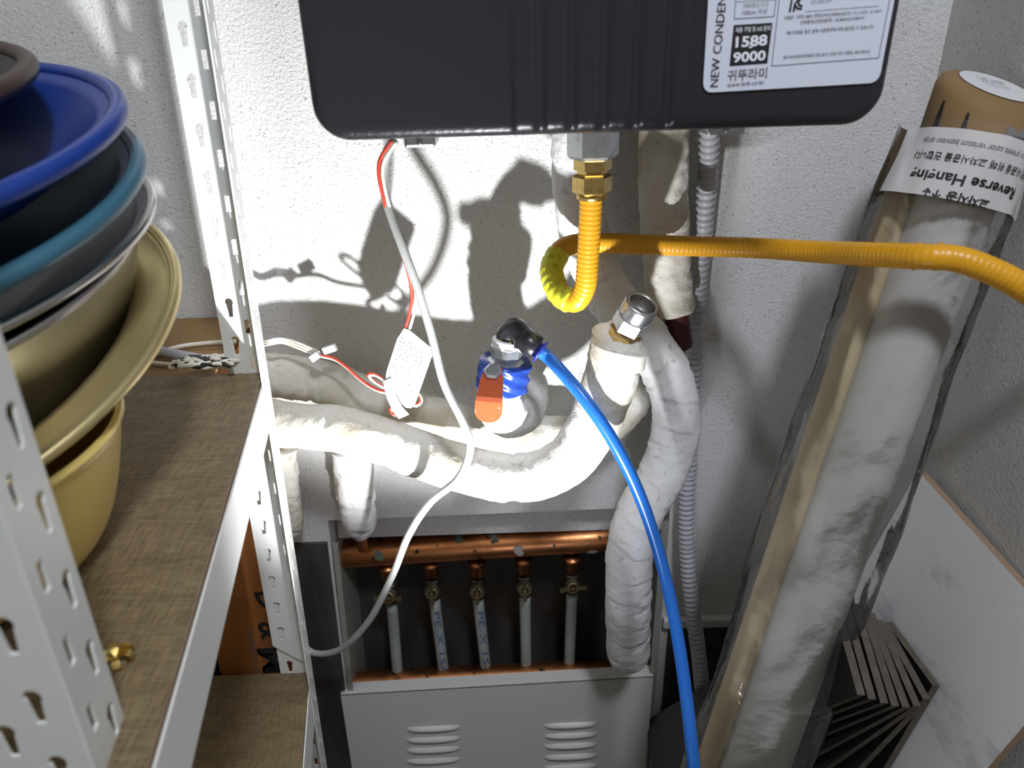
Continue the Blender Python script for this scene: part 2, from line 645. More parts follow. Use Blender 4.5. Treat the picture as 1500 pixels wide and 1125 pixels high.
bm = nbm()
NXB = 240
rows = [0, .0006, .0016, .003, .005, .008, .012, .018, .03, .05, .08, .12, .2, .4]
grid = []
for i in range(NXB + 1):
    x = bx0 + (bx1 - bx0) * (0.5 - 0.5 * math.cos(math.pi * i / NXB) if False else i / NXB)
    dx = min(x - bx0, bx1 - x)
    zb = bz0 + (RC - math.sqrt(max(0, RC * RC - (RC - dx) ** 2)) if dx < RC else 0)
    colv = []
    for e in rows:
        z = zb + e
        d = max(0, sd_in(x, z))
        rr = 0.009
        dep = rr * (1 - math.sqrt(max(0, 1 - (1 - min(1, d / rr)) ** 2)))
        y = -(WB - dep + rib(x) * (0.35 + 0.65 * sm(0, .012, d)))
        colv.append(bm.verts.new((x, y, z)))
    colv.append(bm.verts.new((x, -WB - rib(x), bz1)))
    grid.append(colv)
for i in range(NXB):
    for j in range(len(rows)):
        bm.faces.new((grid[i][j], grid[i + 1][j], grid[i + 1][j + 1], grid[i][j + 1]))
obj('front_panel', bm, BOILER, boiler, True)
bm = nbm()
box(bm, (bx0 + .001, -WB + .012, bz0 + RC), (bx1 - .001, -0.004, bz1))
box(bm, (bx0 + RC, -WB + .012, bz0 + .0012), (bx1 - RC, -0.004, bz0 + RC + .002))
for sx, cx in ((-1, bx0 + RC), (1, bx1 - RC)):
    pts = [(cx, 0, bz0 + RC)] + [(cx + sx * (RC - .0012) * math.sin(a), 0, bz0 + RC - (RC - .0012) * math.cos(a)) for a in [math.pi / 2 * k / 10 for k in range(11)]]
    prism(bm, [(p[0], -WB + .012, p[2]) for p in pts], (0, WB - .016, 0))
obj('casing', bm, BOILER, boiler)
for (x0p, x1p, yp, w) in ((595, 640, 214, .27), (1030, 1085, 196, .25)):
    a, b = P(x0p, yp, w), P(x1p, yp, w)
    bm = box(nbm(), (a.x, -w - .012, bz0 - .008), (b.x, -w + .03, bz0 + .002), 0.002)
    br = obj('mounting_bracket', bm, GALV, boiler)
    bm = lathe(nbm(), [(.0022, 0), (.0022, .0015), (.0012, .002)], ((a.x + b.x) / 2, -w - .012, bz0 - .0045), (0, -1, 0), 10)
    obj('screw', bm, GALV, br, True)

# gas inlet nut under the boiler
gx = P(868, 240, .17)
gas = Vector((gx.x, -0.17, 0))
z0 = P(868, 232, .17).z
bm = lathe(nbm(), [(.020, z0), (.0235, z0 + .003), (.0235, bz0 - .004), (.022, bz0 + .003)], (gas.x, gas.y, 0), (0, 0, 1), poly=6)
lathe(bm, [(.021, bz0 - .004), (.021, bz0 + .006)], (gas.x + .003, gas.y, 0), (0, 0, 1), 24)
obj('inlet_nut', bm, GALV, boiler)

# rating label
lab_px = [(1029, 122), (1036, 0), (1311, 0), (1291, 104)]
WL = WB + .0012


def label_outline():
    A, B, C_, D_ = P(1029, 136, WL), P(1041, -60, WL), P(1321, -60, WL), P(1287, 121, WL)
    rr = 0.0075
    pts = []
    quad = [A, B, C_, D_]
    for i in range(4):
        p, q, r = quad[i - 1], quad[i], quad[(i + 1) % 4]
        e1, e2 = (p - q).normalized(), (r - q).normalized()
        for k in range(7):
            t = k / 6
            pts.append((q + e1 * rr) * (1 - t) ** 2 + q * 2 * t * (1 - t) + (q + e2 * rr) * t * t)
    return pts


lab = obj('rating_label', prism(nbm(), label_outline(), (0, -.0005, 0)), LABEL, boiler)
WT = WL + .0008


def rect_line(name, pts, w, mat, parent, th=.0005, closed=False):
    bm = nbm()
    q = [P(x, y, w) for x, y in pts]
    n = len(q)
    for i in range(n if closed else n - 1):
        a, b = q[i], q[(i + 1) % n]
        d = (b - a).normalized()
        v = Vector((-d.z, 0, d.x)) * th / 2
        bm.faces.new([bm.verts.new(c) for c in (a - v, b - v, b + v, a + v)])
    return obj(name, bm, mat, parent)


def cpx(x, y):             # from the close study of the label to the photograph's pixels
    return 1020 + x / 5, y / 5


bm = nbm()
q = [P(*cpx(*c), WT - .0002) for c in ((242, 487), (274, 184), (558, 166), (520, 466))]
bm.faces.new([bm.verts.new(c) for c in q])
obj('number_panel', bm, INK, lab)
rect_line('rule_frame', [cpx(*c) for c in ((612, -40), (553, 483), (1335, 424), (1425, -40))], WT, GREYINK, lab)
rect_line('rule_box', [cpx(*c) for c in ((292, -40), (278, 138), (568, 121), (588, -40))], WT, GREYINK, lab)
rect_line('rule_line', [cpx(*c) for c in ((288, 14), (580, 0))], WT, GREYINK, lab, .0003)
rect_line('rule_line', [cpx(*c) for c in ((795, 86), (1335, 44))], WT, GREYINK, lab, .0003)
LAB = [
    ('NEW CONDENSING', (158, 636), (246, -262), INK, 0.0, 1.0),
    ('기타연소기기', (338, 58), (524, 46), GREYINK, 0, 1.0),
    ('100cm 이상', (338, 108), (520, 96), GREYINK, 0, 1.0),
    ('제품 구입 및 A/S 문의', (287, 236), (540, 220), WHITEINK, 0.012, 1.3),
    ('1588', (286, 346), (518, 328), WHITEINK, 0.03, .76),
    ('-', (384, 366), (408, 364), WHITEINK, 0.02, 1.0),
    ('9000', (268, 456), (506, 438), WHITEINK, 0.03, .76),
    ('귀뚜라미', (228, 588), (516, 566), GREYINK, 0.012, 1.0),
    ('www·krb·co·kr', (226, 638), (500, 616), GREYINK, 0.005, 1.0),
    ('안전 품질 표시', (838, 28), (990, 14), GREYINK, 0, 1.0),
    ('모델명 : 거꾸로 NEW 콘덴싱 P10-22HW(LNG,FF)', (645, 144), (1130, 106), INK, 0, 1.25),
    ('가스소비량 : 26.74kW', (1140, 106), (1360, 88), GREYINK, 0, 1.1),
    ('난방출력(콘덴싱출력) : 23.30kW(25.00kW)', (762, 176), (1228, 140), INK, 0, 1.1),
    ('에너지효율 등은 실제 사용환경에 따라 달라질 수 있습니다.', (662, 254), (1300, 206), INK, 0, 1.15),
    ('에너지이용합리화법에 의한 표시 (적용기준 시행일: 2013.06.01)', (636, 432), (1272, 384), INK, 0, 1.1),
]
for s, a, b, mt, bold, ys in LAB:
    text_px('lettering', s, cpx(*a), cpx(*b), WT + .0002, mt, lab, bold, ys)
# the certification mark at the top of the label: a K and C drawn as bent strokes
for pts in ([(684, 90), (700, 0), (712, -40)], [(712, 88), (722, 30), (760, -20)], [(722, 34), (738, 62), (774, 66)], [(778, 44), (752, 40), (748, 14), (768, -10)]):
    rect_line('certification_mark', [cpx(*c) for c in pts], WT, INK, lab, .0013)

# ------------------------------------------------------------------ gas hose
hose = thing('gas_hose', 'orange-yellow corrugated gas hose looping under the boiler', 'hose', P(866, 290, .17))


def corr(r, a, pitch):
    return lambda t, th, s: r + a * math.sin(2 * math.pi * s / pitch)


HP = [(866, 284, .17), (864, 330, .17), (861, 380, .17), (857, 420, .17), (842, 442, .165), (818, 428, .15), (808, 396, .13), (822, 366, .115),
      (856, 356, .105), (905, 357, .10), (990, 360, .10), (1100, 363, .11), (1200, 369, .165), (1280, 373, .23), (1350, 376, .272), (1400, 379, .283), (1450, 396, .292), (1500, 422, .30), (1560, 462, .31), (1620, 508, .316), (1690, 575, .316)]
hp = [P(*p) for p in HP]
obj('hose_sleeve', tube(nbm(), hp, corr(.0107, .00022, .0046), 18, step=.00115), HOSE, hose, True)
tape_pts = [P(*p) for p in [(836, 442, .164), (818, 428, .15), (808, 396, .13), (818, 370, .117)]]
obj('hazard_tape', tube(nbm(), tape_pts, lambda t, th, s: .0122 + .0004 * math.sin(9 * th + 60 * t) + .0003 * math.sin(50 * t), 20, step=.0012), TAPE, hose, True)
zb = P(868, 292, .17).z
z1 = P(868, 284, .17).z
z2 = P(868, 254, .17).z
bm = lathe(nbm(), [(.0125, zb), (.0145, zb + .001), (.0145, z1 - .001), (.0142, z1)], (gas.x, gas.y, 0), seg=28)
obj('ferrule', bm, BRASS, hose, True)
bm = lathe(nbm(), [(.0155, z1), (.0185, z1 + .0025), (.0185, z2 - .0025), (.0155, z2)], (gas.x, gas.y, 0), poly=6)
obj('union_nut', bm, BRASS, hose)
bm = lathe(nbm(), [(.014, z2), (.014, z2 + .003), (.0175, z2 + .0035), (.0175, z0 - .001), (.016, z0 + .001)], (gas.x, gas.y, 0), poly=6)
obj('adapter_nut', bm, BRASS, hose)
for px in (1340, 1372):
    t0 = [P(px, 375.5, .2665 + (px - 1340) * .0003), P(px + 5, 376, .268 + (px - 1340) * .0003)]
    obj('joint_ring', tube(nbm(), t0, .0117, 18, n=2), HOSE, hose, True)


# ------------------------------------------------------------------ insulated pipes
def wrap(r0, r1=None, pitch=.034, lip=.0016, rough=.0016, seed=0.0, endround=0.0):
    r1 = r1 or r0

    def f(t, th, s):
        r = r0 + (r1 - r0) * t
        k = (s / pitch + th / (2 * math.pi) + .25 * noise.noise((s * 30, th, seed))) % 1
        r += lip * (k - .5) * (0.6 + 0.8 * noise.noise((s * 18, th * .7, seed + 3)))
        r += rough * noise.noise((math.cos(th) * 1.7 + seed, math.sin(th) * 1.7, s * 38))
        r += rough * .6 * noise.noise((math.cos(th) * 4, math.sin(th) * 4 + seed, s * 110))
        # creases pinched across
        c = noise.noise((s * 55, seed * 3.1, th * .5))
        if c > .42:
            r -= .0016
        if endround and t > 1 - endround:
            q = (t - 1 + endround) / endround
            r *= math.sqrt(max(0.12, 1 - q * q * .9))
        return r
    return f


def ipipe(name, label, px, rf, mat, loc=None, step=.0022, seg=40):
    pts = [P(*p) for p in px]
    t = thing(name, label, 'pipe', loc or pts[0])
    obj('insulation', tube(nbm(), pts, rf, seg, step=step), mat, t, True)
    return t, pts


upipe, _ = ipipe('insulated_pipe', 'thick white wrapped pipe sweeping in a U to an open galvanised nut',
                 [(345, 604, .10), (420, 622, .11), (490, 628, .12), (560, 646, .13), (640, 674, .142), (720, 697, .155), (785, 697, .164), (838, 669, .168), (872, 615, .168), (893, 558, .168), (908, 500, .168)],
                 wrap(.0265, .0285, .05, .0008, .0013, 1.3), INSUL)
# torn end, foam lip, red pipe, open nut
NA = P(909, 497, .168)
nax = Vector((0.33, -0.36, 0.87)).normalized()
bm = tube(nbm(), [NA - nax * .004, NA + nax * .004, NA + nax * .009], lambda t, th, s: .0280 - .0095 * t * t + .002 * math.sin(3 * th + 1) + .0014 * math.sin(7 * th), 36, n=10)
obj('torn_wrap_end', bm, INSUL, upipe, True)
bm = tube(nbm(), [P(902, 530, .168), P(909, 503, .168)], lambda t, th, s: .0295 + .0012 * math.sin(4 * th + t * 3) + .0010 * t, 36, n=10)
obj('wrap_collar', bm, INSUL, upipe, True)
NB = NA + nax * .007
bm = tube(nbm(), [NA + nax * .005, NA + nax * .0115], lambda t, th, s: .0185 - .004 * t + .0022 * math.sin(2 * th + 2) + .0012 * math.sin(5 * th), 30, n=5)
obj('torn_foam_lip', bm, FOAM, upipe, True)
bm = lathe(nbm(), [(.0095, -.012), (.0095, .016)], NB, nax, 20)
obj('red_pipe_stub', bm, REDPIPE, upipe, True)
bm = lathe(nbm(), [(.010, .008), (.0165, .010), (.0180, .012), (.0180, .026), (.0165, .028), (.010, .028)], NB, nax, poly=6)
nut = obj('hex_nut', bm, GALV, upipe)
bm = lathe(nbm(), [(.0130, .024), (.0168, .026), (.0172, .030), (.0172, .042), (.0165, .044), (.0137, .044), (.0132, .043), (.0130, .030)], NB, nax, 36, close=True)
obj('socket_rim', bm, GALV, nut, True)
bm = nbm()
lathe(bm, [(.0129 + (.0006 if k % 2 else 0), .0255 + k * .0012) for k in range(15)] + [(.0133, .0432), (.0136, .0432)] + [(.0136, .0245), (.0120, .0245)], NB, nax, 36, close=True)
lathe(bm, [(.0132, .0235), (.0132, .0255)], NB, nax, 30)
lathe(bm, [(.0080, .0255), (.0088, .0275), (.0062, .0275), (.0062, .0255)], NB, nax, 24, close=True)
obj('threaded_bore', bm, BRONZE, nut, True)

ipipe('insulated_pipe', 'shaded white wrapped pipe running along the wall behind the U-shaped pipe',
      [(352, 548, .045), (400, 550, .045), (470, 560, .045), (550, 586, .045), (640, 614, .045), (720, 634, .045), (800, 640, .045), (870, 632, .045), (915, 598, .045), (932, 556, .045)],
      wrap(.0275, .026, .045, .0015, .0018, 4.1, .05), INSUL)
ipipe('insulated_pipe', 'wrapped S-shaped pipe dropping beside the conduit to the copper manifold',
      [(846, 175, .055), (845, 250, .055), (852, 325, .055), (874, 396, .058), (908, 455, .066), (950, 505, .076), (982, 560, .085), (990, 625, .09), (972, 690, .10), (940, 745, .115), (924, 800, .118), (920, 870, .11), (920, 930, .095), (920, 972, .085)],
      wrap(.0265, .031, .042, .0024, .0014, 7.7, .04), INSUL_CLEAN)
p, _ = ipipe('insulated_pipe', 'straight white wrapped pipe under the boiler beside the grey conduit',
             [(972, 175, .05), (972, 250, .05), (973, 330, .05), (978, 400, .05), (983, 455, .05)],
             wrap(.0265, .027, .05, .0014, .0022, 9.2), INSUL)
bm = tube(nbm(), [P(986, 436, .052), P(991, 480, .050), P(995, 505, .047)], .0165, 24, n=10)
obj('maroon_sleeve', bm, MAROON, p, True)
p, _ = ipipe('insulated_pipe', 'short tapering white wrapped pipe ending on the left of the copper header',
             [(516, 655, .052), (519, 700, .046), (524, 745, .038), (529, 783, .012)],
             wrap(.0265, .0235, .04, .002, .002, 12.5, .28), INSUL_CLEAN)
bm = tube(nbm(), [P(529, 775, .012), P(531, 803, -.012)], .0075, 16, n=4)
obj('copper_tip', bm, COPPER, p, True)
ipipe('insulated_pipe', 'stained pipe stub showing just right of the rack post',
      [(414, 655, .05), (418, 710, .048), (424, 752, .045), (430, 786, .042)],
      wrap(.018, .016, .03, .002, .0025, 15.5, .25), INSUL)

# ------------------------------------------------------------------ ball valve with its elbow
valve = thing('ball_valve', 'ball valve with a red lever on a white wrapped elbow', 'valve', P(745, 605, .105))
vp = [P(*p) for p in [(768, 560, .03), (768, 588, .065), (757, 606, .090), (738, 603, .117), (733, 577, .125), (738, 548, .125), (741, 530, .125)]]
obj('insulated_elbow', tube(nbm(), vp, wrap(.029, .0255, .022, .0018, .0012, 21.0), 40, step=.002), INSUL_CLEAN, valve, True)
vt = [P(*p) for p in [(735.5, 566, .125), (738, 548, .125), (741, 528, .125)]]
obj('blue_tape', tube(nbm(), vt, lambda t, th, s: .0288 + .0012 * math.sin(5 * th + 14 * t) + .0012 * noise.noise((th * 2, s * 90, 1)), 36, n=16), BLUETAPE, valve, True)
vA = P(739, 540, .127)
vax = (P(744, 497, .127) - vA).normalized()
bm = lathe(nbm(), [(.014, -.01), (.0205, -.007), (.0205, .010), (.0165, .012), (.0165, .016), (.0185, .018), (.0185, .027), (.0135, .029)], vA, vax, poly=8)
body = obj('valve_body', bm, GALV, valve)
vh = vA + vax * .018
bm = lathe(nbm(), [(.0140 + (.0030 if k % 2 else .0012), .021 + k * .0019) for k in range(9)], vA, vax, 28)
obj('sealing_tape', bm, TEFLON, body, True)
# lever: stem nut, washer and the bent red handle hanging in front
L0 = P(722, 548, .157)
toward = (CAM - L0).normalized()
ln = Vector((0, -0.52, 0.854)).normalized()
lxd = Vector((-.13, -.847, -.515)).normalized()
bm = lathe(nbm(), [(.0055, -.018), (.0055, .006)], L0, ln, 14)
obj('stem', bm, GALV, body, True)
bm = lathe(nbm(), [(.010, -.004), (.010, .002), (.0075, .004)], L0 + ln * .004, ln, poly=6)
obj('stem_nut', bm, GALV, body)
# a bracket plate behind the stem nut
lside = lxd.cross(ln).normalized()
bm = nbm()


def strip(bm, secs, width, th, side, nrm):
    prev = None
    for c, wd, n in secs:
        ring = [bm.verts.new(c + side * wd * a + n * th * b) for a, b in ((-.5, -.5), (.5, -.5), (.5, .5), (-.5, .5))]
        if prev:
            for k in range(4):
                bm.faces.new((prev[k], prev[(k + 1) % 4], ring[(k + 1) % 4], ring[k]))
        else:
            bm.faces.new(ring[::-1])
        prev = ring
    bm.faces.new(prev)


a0 = L0 + lxd * .004
a1 = L0 + lxd * .030
low = Vector((-.10, -.22, -.97)).normalized()
outn = Vector((0, -.975, .22)).normalized()
a2 = a1 + (lxd + low).normalized() * .004
secs = [(L0 - lxd * .008, .017, ln), (a0, .0235, ln), (a1, .0275, ln), (a2, .028, (ln + outn).normalized())]
for k in range(9):
    t = k / 8
    secs.append((a2 + low * .022 * t, .029 * math.sqrt(max(.05, 1 - (max(0, t - .45) / .58) ** 2)), outn))
strip(bm, secs, 1, .003, lside, ln)
obj('lever', bm, HANDLE, valve)
# push-fit elbow
eA = vA + vax * .034
ep = [eA, eA + vax * .008, eA + vax * .014 + (P(765, 488, .145) - P(744, 484, .133)) * .5, P(770, 497, .147)]
obj('push_fit_elbow', tube(nbm(), ep, lambda t, th, s: .0128 - .001 * t, 26, step=.001), BLACKPL, valve, True)
bm = lathe(nbm(), [(.0125, -.002), (.0135, 0), (.0135, .010), (.012, .0105)], eA - vax * .006, vax, poly=6)
obj('elbow_hex', bm, BRASS, valve)
c0, c1 = P(762, 493, .145), P(786, 511, .151)
cax = (c1 - c0).normalized()
cl = (c1 - c0).length
bm = lathe(nbm(), [(.0105, 0), (.0138, .001), (.0138, cl - .001), (.0128, cl)], c0, cax, 28)
obj('push_fit_socket', bm, BLACKPL, valve, True)
bm = lathe(nbm(), [(.0085, 0), (.0085, .003), (.0128, .0035), (.0128, .006), (.0085, .0065)], c1, cax, 24)
obj('release_collar', bm, COLLARBLUE, valve, True)

bt = thing('water_tube', 'glossy blue plastic tube arching down from the black push-fit elbow', 'tube', P(1012, 1080, .265))
tp = [c1 + cax * .002, c1 + cax * .016] + [P(*p) for p in [(822, 544, .178), (862, 592, .204), (900, 650, .216), (932, 714, .222), (958, 785, .228), (978, 860, .245), (993, 935, .275), (1004, 1010, .305), (1012, 1080, .335), (1018, 1150, .36), (1020, 1270, .40), (1010, 1450, .44), (960, 1700, .48)]]
last = tp[-1]
obj('tube_wall', tube(nbm(), tp, .0068, 20, step=.005), BLUETUBE, bt, True)

# ------------------------------------------------------------------ grey conduit
cp = [P(*p) for p in [(1040, 178, .05), (1037, 250, .034), (1029, 350, .022), (1020, 450, .016), (1014, 560, .0155), (1009, 660, .016), (1005, 745, .02), (1007, 820, .03), (1014, 890, .045), (1023, 955, .06), (1030, 1030, .075), (1035, 1120, .09), (1040, 1200, .10)]]
cn = thing('cable_conduit', 'light grey corrugated conduit running down the wall right of the pipes', 'conduit', cp[-1])


def ribbed(r, a, pitch):
    return lambda t, th, s: r + a * (1 if (s / pitch) % 1 < .62 else -1)


obj('corrugated_sleeve', tube(nbm(), cp, ribbed(.0104, .0011, .0079), 20, step=.0016), CONDUIT, cn, True)

# ------------------------------------------------------------------ manifold niche
mc = thing('manifold_cabinet', 'grey metal manifold niche with a louvred cover under the copper pipes', 'cabinet', ((RX0 + RX1) / 2, 0.06, 0))
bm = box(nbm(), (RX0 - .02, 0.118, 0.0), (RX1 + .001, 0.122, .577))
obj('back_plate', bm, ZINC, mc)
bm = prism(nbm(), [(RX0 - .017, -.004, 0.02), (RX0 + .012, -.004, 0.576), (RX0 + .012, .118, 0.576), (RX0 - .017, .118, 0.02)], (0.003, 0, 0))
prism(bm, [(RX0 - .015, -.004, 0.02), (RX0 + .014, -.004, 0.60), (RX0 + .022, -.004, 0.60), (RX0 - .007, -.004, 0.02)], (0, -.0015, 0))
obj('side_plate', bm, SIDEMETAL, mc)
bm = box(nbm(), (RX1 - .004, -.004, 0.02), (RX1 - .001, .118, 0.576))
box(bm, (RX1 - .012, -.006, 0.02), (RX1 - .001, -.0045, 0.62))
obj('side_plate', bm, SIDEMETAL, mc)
wc = .012
cA, cB = P(499, 1018, wc), P(957, 991, wc)
bm = nbm()
prism(bm, [(cA.x - .006, -wc, .03), (cB.x, -wc, .03), (cB.x, -wc, cB.z), (cA.x, -wc, cA.z)], (0, .0015, 0))
prism(bm, [(cA.x, -wc, cA.z), (cB.x, -wc, cB.z), (cB.x, .012, cB.z), (cA.x, .012, cA.z)], (0, 0, -.0015))
cover = obj('cover_panel', bm, GREYMETAL, mc)
for x0p, x1p, ys in ((596, 673, (1066, 1082, 1097, 1113, 1128, 1143)), (798, 874, (1061, 1076, 1091, 1107, 1122, 1137))):
    for yy in ys:
        a, b = P(x0p, yy + 2, wc), P(x1p, yy - 1.5, wc)
        d = b - a
        bm = nbm()
        prev = None
        n = 14
        for k in range(n + 1):
            t = k / n
            e = math.sin(math.pi * min(1, max(0, t))) ** .35 if 0 < t < 1 else 0.02
            c = a + d * t
            ring = [bm.verts.new(c + Vector(o) * 1) for o in ((0, 0, .0045), (0, -.0055 * e, .0005 + .001 * e), (0, -.0068 * e, -.003), (0, -.0030 * e, -.0042), (0, .0003, -.0042))]
            if prev:
                for q in range(4):
                    bm.faces.new((prev[q], prev[q + 1], ring[q + 1], ring[q]))
            prev = ring
        obj('louver', bm, GREYMETAL, cover, True)

man = thing('copper_manifold', 'long stained copper header with five valved branch pipes in the niche', 'manifold', P(690, 800, -.045))
mA, mB = P(484, 813, -.045), P(905, 786, -.045)
mdir = (mB - mA).normalized()
mL = (mB - mA).length
bm = lathe(nbm(), [(.018, 0), (.0225, .0015), (.0225, .004)] + [(.0215, .005 + (mL - .005) * k / 24) for k in range(25)], mA, mdir, 40)
hdr = obj('header', bm, COPPER, man, True)


def blob(name, c, n, r, mat, parent, seed, th=.0012):
    bm = nbm()
    u = n.orthogonal().normalized()
    v = n.cross(u)
    ctr = bm.verts.new(c + n * th)
    ring = []
    for k in range(14):
        a = 2 * math.pi * k / 14
        rr = r * (1 + .45 * noise.noise((math.cos(a) * 1.3, math.sin(a) * 1.3, seed)))
        ring.append(bm.verts.new(c + (u * math.cos(a) + v * math.sin(a)) * rr - n * th * .6))
    for k in range(14):
        bm.faces.new((ring[k], ring[(k + 1) % 14], ctr))
    return obj(name, bm, mat, parent, True)


def on_header(px, py):
    d = ray(px, py).normalized()
    # march to the cylinder
    t = .5
    for _ in range(1600):
        q = CAM + d * t
        rel = q - mA
        rad = rel - mdir * rel.dot(mdir)
        if rad.length < .0216:
            return q, rad.normalized()
        t += .0006
    return None


for i, (px, py, r, mt) in enumerate([(759, 807, .0085, PLASTER), (868, 809, .011, PLASTER), (860, 796, .004, PLASTER), (672, 788, .010, VERD), (724, 788, .008, VERD), (835, 794, .006, VERD), (555, 813, .008, VERD), (640, 800, .0025, VERD), (695, 812, .003, VERD), (743, 799, .0025, VERD), (812, 800, .0035, VERD), (688, 824, .006, PLASTER)]):
    h_ = on_header(px, py)
    if h_:
        blob('stain', h_[0], h_[1], r, mt, hdr, i * 3.7, .0006)
lA, lB = P(506, 1003, -.040), P(905, 984, -.040)
bm = lathe(nbm(), [(.019, 0), (.0215, .0015)] + [(.0215, .004 + (lB - lA).length * k / 12) for k in range(13)], lA, lB - lA, 32)
obj('return_header', bm, COPPER, man, True)
branches = [(569, 838, 574, 883, 583, 992, 1), (632, 834, 636, 876, 651, 992, 0), (699, 832, 700, 876, 713, 992, 0), (767, 828, 769, 872, 771, 992, 0), (838, 826, 838, 868, 833, 992, 1)]
for i, (x0, y0, x1, y1, x2, y2, turn) in enumerate(branches):
    a, b, c = P(x0, y0, -.045), P(x1, y1, -.047), P(x2, y2, -.05)
    ax = (a - b).normalized()
    bm = lathe(nbm(), [(.0115, -.002), (.0115, .018), (.0135, .020), (.0135, .024)], a - ax * .010, ax, 20)
    obj('branch_socket', bm, COPPER, man, True)
    vc = a.lerp(b, .62)
    bm = lathe(nbm(), [(.009, -.022), (.0125, -.018), (.0125, -.008), (.0105, -.006), (.0105, .006), (.0125, .008), (.0125, .018), (.010, .020)], vc, ax, poly=8)
    lathe(bm, [(.0135, 0), (.0135, .016), (.010, .018)], vc, (0, -1, .25), 18)
    vb = obj('branch_valve', bm, VALVEBODY, man)
    hx = vc + Vector((0, -1, .25)).normalized() * .021
    up = ax if not turn else Vector((1, 0, .12 if i else -.05)).normalized()
    sd = up.cross(Vector((0, -1, .25))).normalized()
    bm = nbm()
    nn = Vector((0, -1, .25)).normalized()
    lathe(bm, [(.0105, -.004), (.0105, .001), (.0085, .002), (.0062, .002), (.0062, -.004)], hx, nn, 20, close=True)
    lathe(bm, [(.0035, -.006), (.0035, .003)], hx, nn, 10)
    for sg in (-1, 1):
        e = up * sg
        strip(bm, [(hx + e * .004, .005, nn), (hx + e * .010 + nn * .001, .0055, nn), (hx + e * .021 + nn * .003, .0075 if turn else .006, nn)], 1, .004, sd, nn)
    obj('wing_handle', bm, DULLBRASS, vb)
    bm = tube(nbm(), [b, b.lerp(c, .5), c], .0092, 18, n=10)
    pp = obj('branch_pipe', bm, XLPIPE, man, True)
    if i in (1, 2):
        d = (c - b)
        s0 = b + d * .12 + Vector((0, -.0094, 0))
        side = d.cross(Vector((0, -1, 0))).normalized()
        text_map('print', 'PE-X 15A', lambda u, v, s0=s0, d=d, side=side: s0 + d * .8 * u - side * (v * d.length * .30 - .002) + Vector((0, -.0003, 0)), PRINTBLUE, pp)

# ------------------------------------------------------------------ cables
gc = [P(*p) for p in [(578, 204, .165), (566, 225, .165), (561, 255, .167), (568, 300, .172), (589, 360, .182), (611, 420, .185), (632, 490, .19), (650, 560, .20), (678, 618, .21), (689, 655, .212), (672, 700, .212), (630, 736, .205), (598, 785, .19), (574, 845, .17), (540, 910, .145), (500, 950, .125), (462, 957, .112), (440, 938, .105), (415, 890, .10), (395, 830, .095)]]
t = thing('power_cable', 'thick pale grey cable hanging in a long curve from the boiler', 'cable', gc[0])
obj('sheath', tube(nbm(), gc, .0043, 16, step=.004), CABLE, t, True)

sw = thing('sensor_wire', 'red and white twin wire hanging from the boiler to a white tag', 'wire', P(575, 240, .165))
wp = [(577, 206, .172), (558, 240, .176), (563, 285, .176), (582, 345, .17), (599, 395, .158), (606, 430, .145), (604, 455, .132), (597, 481, .122)]


def twin(px, parent, off=2.6, r=.0016):
    for k, (mt, nm) in enumerate(((WIRERED, 'red_strand'), (WIREWHITE, 'white_strand'))):
        pts = [P(x + (off if k else -off) * .5, y + (1.0 if k else -1.0), w) for x, y, w in px]
        obj(nm, tube(nbm(), pts, r, 10, step=.003), mt, parent, True)


twin(wp, sw, 6)
twin([(590, 590, .122), (578, 578, .120), (552, 571, .118), (528, 556, .110), (508, 538, .102), (490, 526, .095), (470, 521, .090)], sw, 1.5)
twin([(582, 576, .121), (560, 566, .124), (543, 555, .126), (540, 549, .126), (550, 549, .126), (564, 558, .125), (580, 572, .123)], sw, 2)
twin([(604, 570, .119), (614, 578, .118), (617, 588, .119), (609, 594, .120), (598, 590, .121)], sw, 2)
twin([(581, 592, .122), (572, 600, .124), (577, 608, .126), (588, 610, .124), (592, 600, .122)], sw, 2)
tagpx = [(592, 481), (600, 484), (633, 511), (634, 518), (608, 592), (602, 598), (592, 597), (574, 577), (565, 560), (566, 545), (582, 496)]
bm = prism(nbm(), [P(x, y, .125 + (y - 480) * .00004) for x, y in tagpx], (0, .0012, 0))
tg = obj('warning_tag', bm, TAGW, sw)
bm = nbm()
tl = [P(*p) for p in [(567, 556, .129), (573, 580, .131), (583, 600, .133), (592, 610, .134)]]
strip(bm, [(c, .010 + .001 * k, Vector((0, -1, 0))) for k, c in enumerate(tl)], 1, .0015, Vector((.92, 0, .4)), Vector((0, -1, 0)))
obj('tag_tail', bm, TAGW, sw)
for i in range(8):
    a = (588 + i * 5.0, 499 + i * 3.6)
    ln_ = [70, 78, 80, 80, 78, 74, 74, 62][i]
    b = (a[0] - ln_ * .29, a[1] + ln_ * .95)
    text_px('print', ['전원 연결 주의', '점검 시 전원을 끄고', '작업하여 주십시오', '배선을 당기지 말 것', '온도 센서 접속부', '임의로 분해 금지', '난방수 확인 후', '사용상 주의사항'][i], a, b, .1305, GREYINK, tg, 0, .42)
for (a, b, r) in (((474, 514), (492, 508), .0042), ((456, 526), (468, 518), .0042)):
    A, B = P(*a, .090), P(*b, .092)
    d = (B - A).normalized()
    M4 = Matrix.Translation((A + B) / 2) @ d.to_track_quat('X', 'Z').to_matrix().to_4x4()
    box_l = (B - A).length / 2
    bm = box(nbm(), (-box_l, -.003, -r), (box_l, .003, r), .0008, M4)
    obj('connector_plug', bm, TAGW, sw)
for k in (0, 1, 2):
    pts = [P(x, y + k * 3.2, w) for x, y, w in [(468, 516, .090), (440, 503 + k, .083), (415, 496, .073), (395, 498, .080), (372, 504, .060), (352, 512, .09)]]
    obj('cream_strand', tube(nbm(), pts, .0013, 8, step=.004), WIREWHITE, sw, True)

